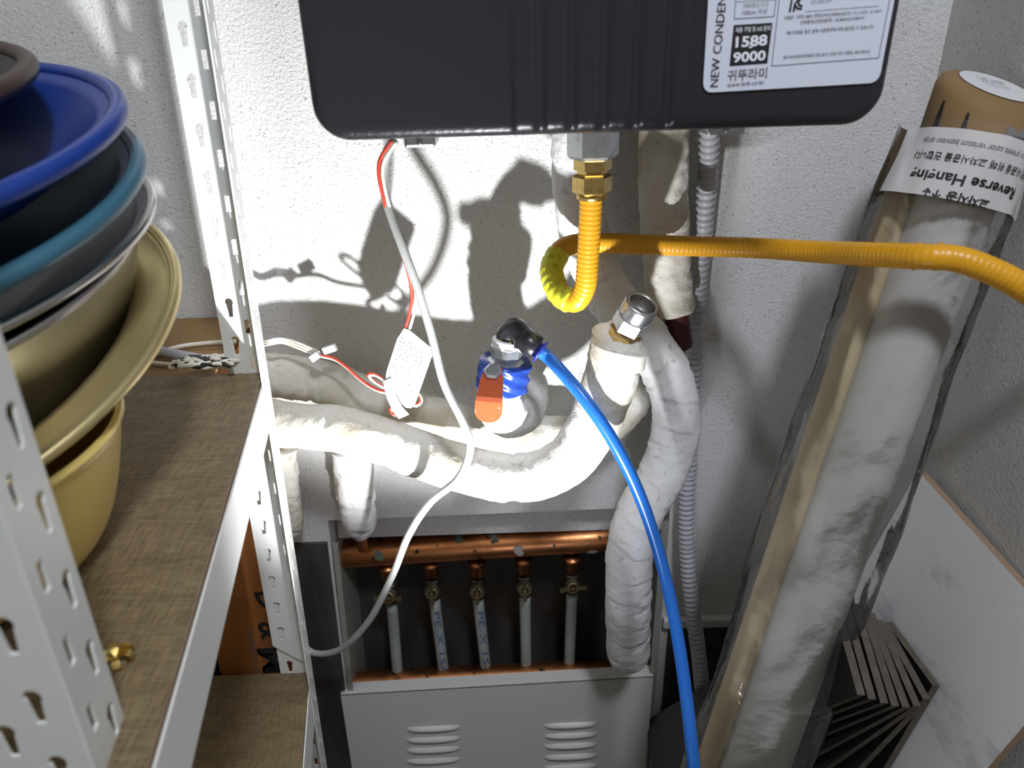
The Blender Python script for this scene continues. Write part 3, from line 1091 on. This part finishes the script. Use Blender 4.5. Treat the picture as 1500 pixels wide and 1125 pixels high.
# ------------------------------------------------------------------ storage rack
ZS = 0.954
Rr, Fr = Vector((-.252, -.180, 0)), Vector((-.172, -.625, 0))
rack = thing('storage_rack', 'white slotted-angle storage rack with wood-grain shelves at the left', 'rack', (-.30, -.40, 0))


def keyhole(cx, cy, s=1.0):
    pts = []
    for k in range(9):
        a = math.pi * (1.22 - 1.44 * k / 8)
        pts.append((cx + .0042 * s * math.cos(a), cy + .006 * s + .0042 * s * math.sin(a)))
    return pts + [(cx + .0021 * s, cy - .0095 * s), (cx - .0021 * s, cy - .0095 * s)]


def slot(cx, cy, w=.0026, h=.0075):
    return [(cx - w, cy + h), (cx + w, cy + h), (cx + w, cy - h), (cx - w, cy - h)]


def flange(W, z0, z1, kinds, bevel=0.0):
    loops = [[(0, z0 + bevel), (W, z0), (W, z1), (0, z1)]] if bevel >= 0 else [[(0, z0), (W, z0 - bevel), (W, z1), (0, z1)]]
    z = z0 + .024 + abs(bevel)
    k = 0
    while z < z1 - .02:
        for cx, kind, off in kinds:
            zz = z + off
            if zz > z1 - .018 or zz < z0 + .018:
                continue
            loops.append(keyhole(cx, zz) if kind == 'k' else slot(cx, zz))
        z += .040
        k += 1
    return loops


def post(corner, dA, dB, ztop, tilt, wA, wB, kA, kB, parent, zbot=0.0):
    """an L-shaped upright: flange A along dA and flange B along dB from its corner"""
    M_ = Matrix(((1, 0, tilt, 0), (0, 1, 0, 0), (0, 0, 1, 0), (0, 0, 0, 1)))
    bm = nbm()
    for d, W, kd in ((dA, wA, kA), (dB, wB, kB)):
        sb = curve_sheet(flange(W, zbot, ztop, kd), .0016)
        X, Z = Vector(d).normalized(), Vector((0, 0, 1))
        Y = Z.cross(X)
        for v in sb.verts:
            x, y, z = v.co
            q = X * x + Z * y + Y * z
            q.z -= 0.0
            h = M_ @ Vector((0, 0, q.z - .954, 0))
            v.co = Vector(corner) + Vector((q.x + tilt * (q.z - .954), q.y, q.z))
        me = bpy.data.meshes.new('tmp')
        sb.to_mesh(me)
        sb.free()
        bm.from_mesh(me)
        bpy.data.meshes.remove(me)
    return obj('post', bm, RACK, parent)


edge = (Fr - Rr).normalized()
post(Rr + Vector((.003, .001, 0)), edge, (-1, 0, 0), 1.62, .0415, .036, .040,
     [(.011, 's', 0), (.025, 's', .02)], [(.013, 's', .02), (.027, 'k', 0)], rack)
post(Fr + Vector((-.020, -.002, 0)), -edge, (-1, 0, 0), 1.62, .0415, .036, .042,
     [(.011, 's', 0), (.026, 'k', .02)], [(.014, 'k', .02), (.031, 'k', 0)], rack)
for zt, nm in ((ZS, 'upper'), (0.534, 'lower')):
    sh = .0415 * (zt - .954)
    o3 = Vector((sh, 0, 0))
    q = [Rr + o3 + Vector((-.001, -.001, zt)), Fr + o3 + Vector((-.001, .001, zt)), Fr + o3 + Vector((-.56, .001, zt)), Rr + o3 + Vector((-.56, -.001, zt))]
    bm = prism(nbm(), q, (0, 0, -.010))
    s = obj('shelf_board', bm, [BOARD, BOARDEDGE], rack)
    for f in s.data.polygons:
        if abs(f.normal.z) < .5:
            f.material_index = 1
    bm = nbm()
    a, b = Rr + o3 + Vector((0, -.003, zt - .0105)), Fr + o3 + Vector((0, .003, zt - .0105))
    nrm = Vector((-edge.y, edge.x, 0))
    nrm = nrm if nrm.x > 0 else -nrm
    prism(bm, [a + nrm * .0002 + Vector((0, 0, .008)), b + nrm * .0002 + Vector((0, 0, .008)), b + nrm * .0002 + Vector((0, 0, -.036)), a + nrm * .0002 + Vector((0, 0, -.036))], nrm * .0016)
    prism(bm, [a - nrm * .02, b - nrm * .02, b, a], Vector((0, 0, -.0016)))
    obj('beam', bm, RACK, rack)
    bm = nbm()
    a, b = Rr + o3 + Vector((-.042, .0, zt - .012)), Rr + o3 + Vector((-.56, .0, zt - .012))
    box(bm, (b.x, b.y - .002, zt - .045), (a.x, a.y, zt - .012))
    obj('beam', bm, RACK, rack)
# the upper half's overlapping flange with its bevelled end, bolted inside the rear post
sb = curve_sheet([[(0, .585), (.036, .555), (.036, .905), (0, .905)]] + [keyhole(.013, .905 - .02 - .040 * k) for k in range(8)], .0016)
for v in sb.verts:
    x, y, z = v.co
    v.co = Rr + Vector((-.039 + x + .0415 * (y - .954), -.0035 - z, y))
obj('splice_plate', sb, RACK, rack)

# ------------------------------------------------------------------ cartons behind the rack
t = thing('carton', 'orange-brown carton printed D & M behind the rack post', 'box', (-.33, -.10, 0))
bm = box(nbm(), (-.372, -.170, 0.0), (-.316, -.012, .940), .002)
for v in bm.verts:
    v.co.x += .0415 * (v.co.z - .94)
cb = obj('carton_body', bm, CARTON, t)
for s, p0, p1, ys, bold in (('D', (372, 868), (383, 894), 1.0, .02), ('&', (377, 912), (385, 938), 1.0, .02), ('MA', (377, 950), (398, 1024), .7, .03)):
    text_px('lettering', s, p0, p1, .1707, INK, cb, bold, ys)
text_px('lettering', 'SPLENDID LINE HOME', (361, 922), (376, 1000), .1707, GREYINK, cb, 0, 1.0)
bm = box(nbm(), (-.390, -.172, 0.0), (-.376, -.012, .938), .001)
for v in bm.verts:
    v.co.x += .0415 * (v.co.z - .94)
tag(obj('black_panel', bm, BLACKCARD), 'thin black panel standing left of the orange-brown carton', 'panel')
t = thing('cardboard_box', 'plain tan cardboard box behind the rack level with its upper shelf', 'box', (-.55, -.09, 0))
bm = box(nbm(), (-.80, -.168, 0.0), (-.394, -.012, .938), .002)
for v in bm.verts:
    v.co.x += .0415 * (v.co.z - .94)
obj('box_body', bm, DULLBOX, t)
A_ = [Vector((-.80, -.172, .941)), Vector((-.312, -.172, .944)), Vector((-.312, -.10, .945)), Vector((-.80, -.10, .943))]
bm = prism(nbm(), A_, (0, 0, .003))
obj('top_flap', bm, CARD, t)
A_ = [Vector((-.80, -.098, .941)), Vector((-.316, -.098, .945)), Vector((-.316, -.006, .950)), Vector((-.80, -.006, .95))]
bm = prism(nbm(), A_, (0, 0, .003))
obj('top_flap', bm, CARD, t)

def rest_tube(name, label, cat, pts, r, mat, flat=1.0):
    t = thing(name, label, cat, pts[0])
    obj('sheath', tube(nbm(), pts, r, 14, step=.004, flat=flat), mat, t, True)
    return t


rest_tube('flat_cable', 'silver grey flat cable lying on the cardboard behind the gold basin', 'cable',
          [PZ(*p, .955) for p in [(150, 498), (200, 506), (240, 515), (290, 525), (335, 533)]], .0052, CONDUIT)
rest_tube('thin_cable', 'thin beige cable behind the silver flat cable', 'cable',
          [PZ(*p, .952) for p in [(170, 530), (220, 520), (262, 508), (300, 503), (345, 500)]], .0024, WIREWHITE)
rest_tube('thin_cable', 'thin beige cable curving in front of the silver flat cable', 'cable',
          [PZ(*p, .951) for p in [(180, 522), (215, 530), (262, 534), (300, 529)]], .0022, WIREWHITE)
nt_ = thing('net_bag', 'small crumpled black and white net bag beside the rack post', 'bag', PZ(305, 542, .958))
c = PZ(306, 540, .962)
for k in range(5):
    bm = nbm()
    pts = [c + Vector((.024 * math.cos(a * 1.7 + k) + .004 * k - .01, .011 * math.sin(a * 2.3 + k * 2), .004 + .006 * abs(math.sin(a * 3 + k)))) for a in [j * .5 for j in range(12)]]
    obj('net_strand', tube(bm, pts, .0022, 8, step=.003), NET if k % 2 else WIREWHITE, nt_, True)

# ------------------------------------------------------------------ stacked basins on the rack
def bowl(name, label, prof_o, th, rim_c, mats, tilt=(0, 0), lip=.004):
    """a basin given by its outer profile and the centre of its rim"""
    ax = Vector((tilt[0], tilt[1], 1)).normalized()
    R, Hh = prof_o[-1]
    org = Vector(rim_c) - ax * Hh
    t = thing(name, label, 'basin', org, 'basins stacked on the rack')
    inner = [(max(.001, r - th), h + th * .7) for r, h in prof_o]
    obj('bowl_wall', lathe(nbm(), [(.002, 0)] + prof_o + inner[::-1] + [(.002, th)], org, ax, 96), mats[0], t, True)
    u = ax.orthogonal().normalized()
    v = ax.cross(u)
    ring = [org + ax * Hh + (u * math.cos(2 * math.pi * k / 96) + v * math.sin(2 * math.pi * k / 96)) * R for k in range(97)]
    obj('rim', tube(nbm(), ring, lip, 12, raw=True, caps=False), mats[1], t, True)
    return t


def prof(rb, R, Hh, bul=.35, flare=0.0, n=14):
    out = [(rb * .5, 0), (rb * .9, .0006)]
    for k in range(n + 1):
        t = k / n
        out.append((rb + (R - flare - rb) * (t ** bul), .002 + (Hh - .004 - (.004 if flare else 0)) * t))
    if flare:
        for k in range(1, 6):
            out.append((R - flare + flare * k / 5, Hh - .004 + .004 * (k / 5) ** 1.5))
    return out


bowl('basin', 'amber yellow upright bowl at the bottom of the basin stack', prof(.088, .126, .088, .5), .003, (-.370, -.478, ZS + .0885), [GOLDBODY, GOLDBODY], lip=.002)
bowl('basin', 'wide gold-coloured basin with a flared rim tilted over the amber bowl', prof(.09, .211, .070, .42, .030), .002, (-.442, -.4035, 1.0815), [GOLD, GOLD], (0, -.30), lip=.0042)
bowl('basin', 'stainless steel bowl nested between the gold basin and the navy basin', prof(.135, .186, .088, .5), .002, (-.439, -.390, 1.128), [STEEL, STEEL], (0, -.22), lip=.0025)
bowl('basin', 'dark navy basin with a pale steel rim above the steel bowl', prof(.10, .195, .040, .6, .010), .002, (-.438, -.385, 1.141), [NAVY, STEEL], (0, -.20), lip=.0034)
bowl('basin', 'teal plastic basin stacked above the navy one', prof(.10, .183, .040, .5, .010), .003, (-.410, -.420, 1.172), [TEAL, TEAL], (0, -.24), lip=.0055)
bowl('basin', 'glossy blue plastic basin above the teal one', prof(.10, .180, .042, .5, .012), .003, (-.412, -.418, 1.205), [BLUEPL, BLUEPL], (0, -.22), lip=.006)
bowl('basin', 'dark brown pan on top of the basin stack', prof(.09, .160, .035, .4), .003, (-.445, -.41, 1.232), [BLACKPL, BROWNPAN], (0, -.18), lip=.006)
fo = thing('foil_bow', 'small shiny gold foil bow on the shelf in front of the gold basin', 'ornament', PZ(172, 970, ZS))
c = PZ(172, 970, ZS)
for k in range(6):
    a = k * 1.05
    d = Vector((math.cos(a), math.sin(a), 0))
    pts = [c + Vector((0, 0, .003)), c + d * .006 + Vector((0, 0, .007)), c + d * .010 + Vector((0, 0, .004)), c + d * .006 + Vector((0, 0, .002))]
    bm = nbm()
    strip(bm, [(q, .004, Vector((0, 0, 1))) for q in catmull(pts, 10)[0]], 1, .0006, d.cross(Vector((0, 0, 1))), Vector((0, 0, 1)))
    obj('foil_loop', bm, FOIL, fo)

# ------------------------------------------------------------------ leaning rolls in their film bag
T0 = P(1441, 168, .168)
B0 = P(1146, 1000, .29)
rax = (T0 - B0).normalized()
foot = T0 - rax * ((T0.z - .022) / rax.z)
latv = rax.cross(-FWD).normalized()          # sideways, across the roll
if latv.x < 0:
    latv = -latv
frn = latv.cross(rax).normalized()
if frn.y > 0:
    frn = -frn
RL = (T0 - foot).length
roll = thing('wallpaper_roll', 'long white roll in a clear film bag leaning in the corner', 'roll', foot)
RR = .0355
obj('white_roll', tube(nbm(), [foot + (T0 - foot) * k / 6 for k in range(7)], lambda t, th, s: RR * (1 + .02 * noise.noise((th, s * 8, 2))), 40, n=60), ROLLW, roll, True)
tt, tb = T0 - latv * .044 - frn * .010 - rax * .075, foot - latv * .044 - frn * .010
obj('tan_roll', tube(nbm(), [tb, tt], .0135, 28, n=30), ROLLT, roll, True)


def film_pt(u, th, off=0.0):   # u: 0 foot .. 1 top; th: 0 = toward the viewer
    a, b = .066 - .012 * max(0, u - .85) / .15, .043 + .008 * max(0, u - .85) / .15
    cpt = foot + (T0 - foot) * u - latv * (.008)
    w_ = .006 * noise.noise((math.cos(th) * 1.5, math.sin(th) * 1.5, u * 9)) + .003 * noise.noise((math.cos(th) * 4, math.sin(th) * 4, u * 22))
    return cpt + latv * math.sin(th) * (a + w_ + off) + frn * math.cos(th) * (b + w_ + off)


bm = nbm()
NU, NT = 90, 56
G = [[bm.verts.new(film_pt(i / NU * .985, 2 * math.pi * k / NT)) for k in range(NT)] for i in range(NU + 1)]
for i in range(NU):
    for k in range(NT):
        bm.faces.new((G[i][k], G[i][(k + 1) % NT], G[i + 1][(k + 1) % NT], G[i + 1][k]))
obj('film_bag', bm, FILM, roll, True)
# printed band of the bag, read upside down
ub0, ub1 = 1 - .083 / RL, 1 - .026 / RL
bm = nbm()
G = [[bm.verts.new(film_pt(ub0 + (ub1 - ub0) * i / 8, -1.45 + 2.9 * k / 30, .002)) for k in range(31)] for i in range(9)]
for i in range(8):
    for k in range(30):
        bm.faces.new((G[i][k], G[i][k + 1], G[i + 1][k + 1], G[i + 1][k]))
band = obj('printed_band', bm, PRINTFILM, roll, True)


def band_text(s, th0, th1, uu, bold=0.0, ys=1.0, mat=INK):
    wl = abs(th1 - th0) * .056
    text_map('lettering', s, lambda a, b: film_pt(uu - (b * wl * ys) / RL, th1 + (th0 - th1) * a, .0026), mat, band, bold)


H1 = lambda f: ub1 - (ub1 - ub0) * f
band_text('must be done to prevent color variation between strips', -1.0, .95, H1(.16), 0, 1.5, GREYINK)
band_text('완벽한 시공을 위해 교차시공을 권합니다', -1.05, .88, H1(.37), .01, 1.15)
band_text('Reverse Hanging', -.98, .58, H1(.64), .02, .95)
band_text('교차시공 ↑↓', -.70, .20, H1(.90), .03, 1.0)
# cardboard end cap with slits and the oval sticker
_cb = lathe(nbm(), [(.0465, -.100), (.0465, -.012), (.044, -.004), (.038, 0), (.02, .0005)], T0 + rax * .024, rax, 48)
for v in _cb.verts:
    rel = v.co - T0
    if rel.dot(rax) > -.01:
        v.co -= rax * rel.dot(frn) * .52
cap = obj('cardboard_cap', _cb, CARD, roll, True)
for th in (-1.25, -.72, .0, .62, 1.2):
    d = latv * math.sin(th) + frn * math.cos(th)
    sdv = rax.cross(d).normalized()
    bm = nbm()
    c = T0 + rax * .024
    hs = .016 + .0242 * max(0, math.cos(th))
    strip(bm, [(c + d * .0470 - rax * .090, .0055, d), (c + d * .0470 - rax * (hs + .020), .005, d), (c + d * .0465 - rax * hs, .002, d)], 1, .0012, sdv, d)
    obj('slit', bm, GREYDUCT if th >= 0 else NET, cap)
bm = nbm()
c = T0 + rax * .024
for a0_, b0_ in ((.0, 1.05),):
    prev = None
    for k in range(13):
        th = a0_ + (b0_ - a0_) * k / 12
        d = latv * math.sin(th) + frn * math.cos(th)
        h0 = -.030 - .006 * math.sin(k * 1.9) - .0242 * math.cos(th)
        h1 = -.018 + .003 * math.sin(k * 2.7) - .0242 * math.cos(th)
        pr_ = [bm.verts.new(c + d * .0476 + rax * h) for h in (h0, h1)]
        if prev:
            bm.faces.new((prev[0], pr_[0], pr_[1], prev[1]))
        prev = pr_
obj('torn_patch', bm, GREYDUCT, cap)
bm = nbm()
ce = T0 + rax * .0248 + latv * .002
e1 = latv
e2 = rax.cross(latv).normalized()
e2 = (e2 - rax * e2.dot(frn) * .52)
bm.faces.new([bm.verts.new(ce + e1 * .031 * math.cos(a) + e2 * .034 * math.sin(a) + rax * .0004) for a in [2 * math.pi * k / 40 for k in range(40)]])
st = obj('oval_sticker', bm, STICK, cap)
for k, (sx, l, hh) in enumerate(((.0, .026, 0), (.0, .022, .006), (.0, .024, .012), (.0, .02, -.006))):
    o_ = ce + rax * .001 + e2 * hh
    text_map('print', ['규격 53 x 12.5m', '품명 실크벽지', 'LOT 1208', 'MADE IN KOREA'][k], lambda a, b, o_=o_, l=l: o_ + e1 * (a - .5) * l + (e2 if e2.y > 0 else -e2) * b * l, GREYINK, st)

# ------------------------------------------------------------------ tiles leaning on the right wall
ta = P(1345, 690, .168)
ta.x = min(ta.x, XR - .012)
down = (P(1240, 876, .150) - ta).normalized()
near = (PPL(1545, 1000, ta, (P(1545, 1000, .41) - ta).cross(down).normalized()) - ta)
near = (P(1545, 1000, .405) - ta)
nl = near.length
near = (near - down * near.dot(down)).normalized()
fn_ = down.cross(near).normalized()
if fn_.x > 0:
    fn_ = -fn_                                # the face looks left, at the viewer
hl = min(1.2, (ta.z - .004) / -down.z)


def slab(name, o, L, Wd, th, mats, fn_, down, near, label=None, group=None):
    bm = nbm()
    q = [o, o + near * Wd, o + near * Wd + down * L, o + down * L]
    prism(bm, q, -fn_ * th)
    es = [e for e in bm.edges if abs((e.verts[0].co - e.verts[1].co).length - th) < 1e-6]
    ob = obj(name, bm, mats)
    for f in ob.data.polygons:
        if abs(f.normal.dot(fn_)) < .5:
            f.material_index = 1
    if label:
        tag(ob, label, 'tile', group)
    return ob


mt = slab('marble_tile', ta, hl, nl, .009, [MARBLE, CLAY], fn_, down, near, 'large white marble-look tile with clay edge leaning on the right wall')
tops = [(1298, 911), (1291, 912), (1284, 908), (1271, 897), (1260, 889), (1248, 884), (1233, 884), (1220, 887)]
names = ['outermost dark tile of the leaning stack, resting on the marble tile', 'second dark tile of the leaning stack from the marble tile', 'third dark tile of the leaning stack from the marble tile', 'fourth dark tile of the leaning stack from the marble tile',
         'fifth dark tile of the leaning stack from the marble tile', 'sixth dark tile of the leaning stack from the marble tile', 'seventh dark tile of the leaning stack from the marble tile', 'last dark tile of the leaning stack, nearest the white roll']
for i, (px, py) in enumerate(tops):
    off = .012 + .0150 * i
    o = PPL(px, py, ta + fn_ * off, fn_)
    nearc = PPL(*[(1366, 1004), (1352, 1024), (1338, 1034), (1322, 1036), (1306, 1034), (1290, 1030), (1272, 1024), (1256, 1018)][i], ta + fn_ * off, fn_)
    nv = (nearc - o)
    wd = nv.length
    nv.normalize()
    dn = nv.cross(fn_).normalized()
    if dn.z > 0:
        dn = -dn
    L_ = (o.z - .012) / -dn.z
    slab('dark_tile', o, min(L_, .6), wd, .0085, [TFACE, TEDGE], fn_, dn, nv, names[i], 'dark tiles stacked against the marble tile')

# black plastic bag slumped between the roll and the tile stack
bm = nbm()
cbg = P(1214, 985, .215)
bmesh.ops.create_icosphere(bm, subdivisions=5, radius=1)
for v in bm.verts:
    d = v.co.normalized()
    k = 1 + .22 * noise.noise(d * 2.1) + .10 * noise.noise(d * 5.3) + .05 * abs(noise.noise(d * 12))
    v.co = Vector((cbg.x + d.x * .030 * k, cbg.y + d.y * .045 * k, max(.004, .34 + d.z * .336 * (1 + .05 * noise.noise(d * 3)))))
tag(obj('plastic_bag', bm, BAG, None, True), 'crumpled glossy black plastic bag between the white roll and the stacked tiles', 'bag')
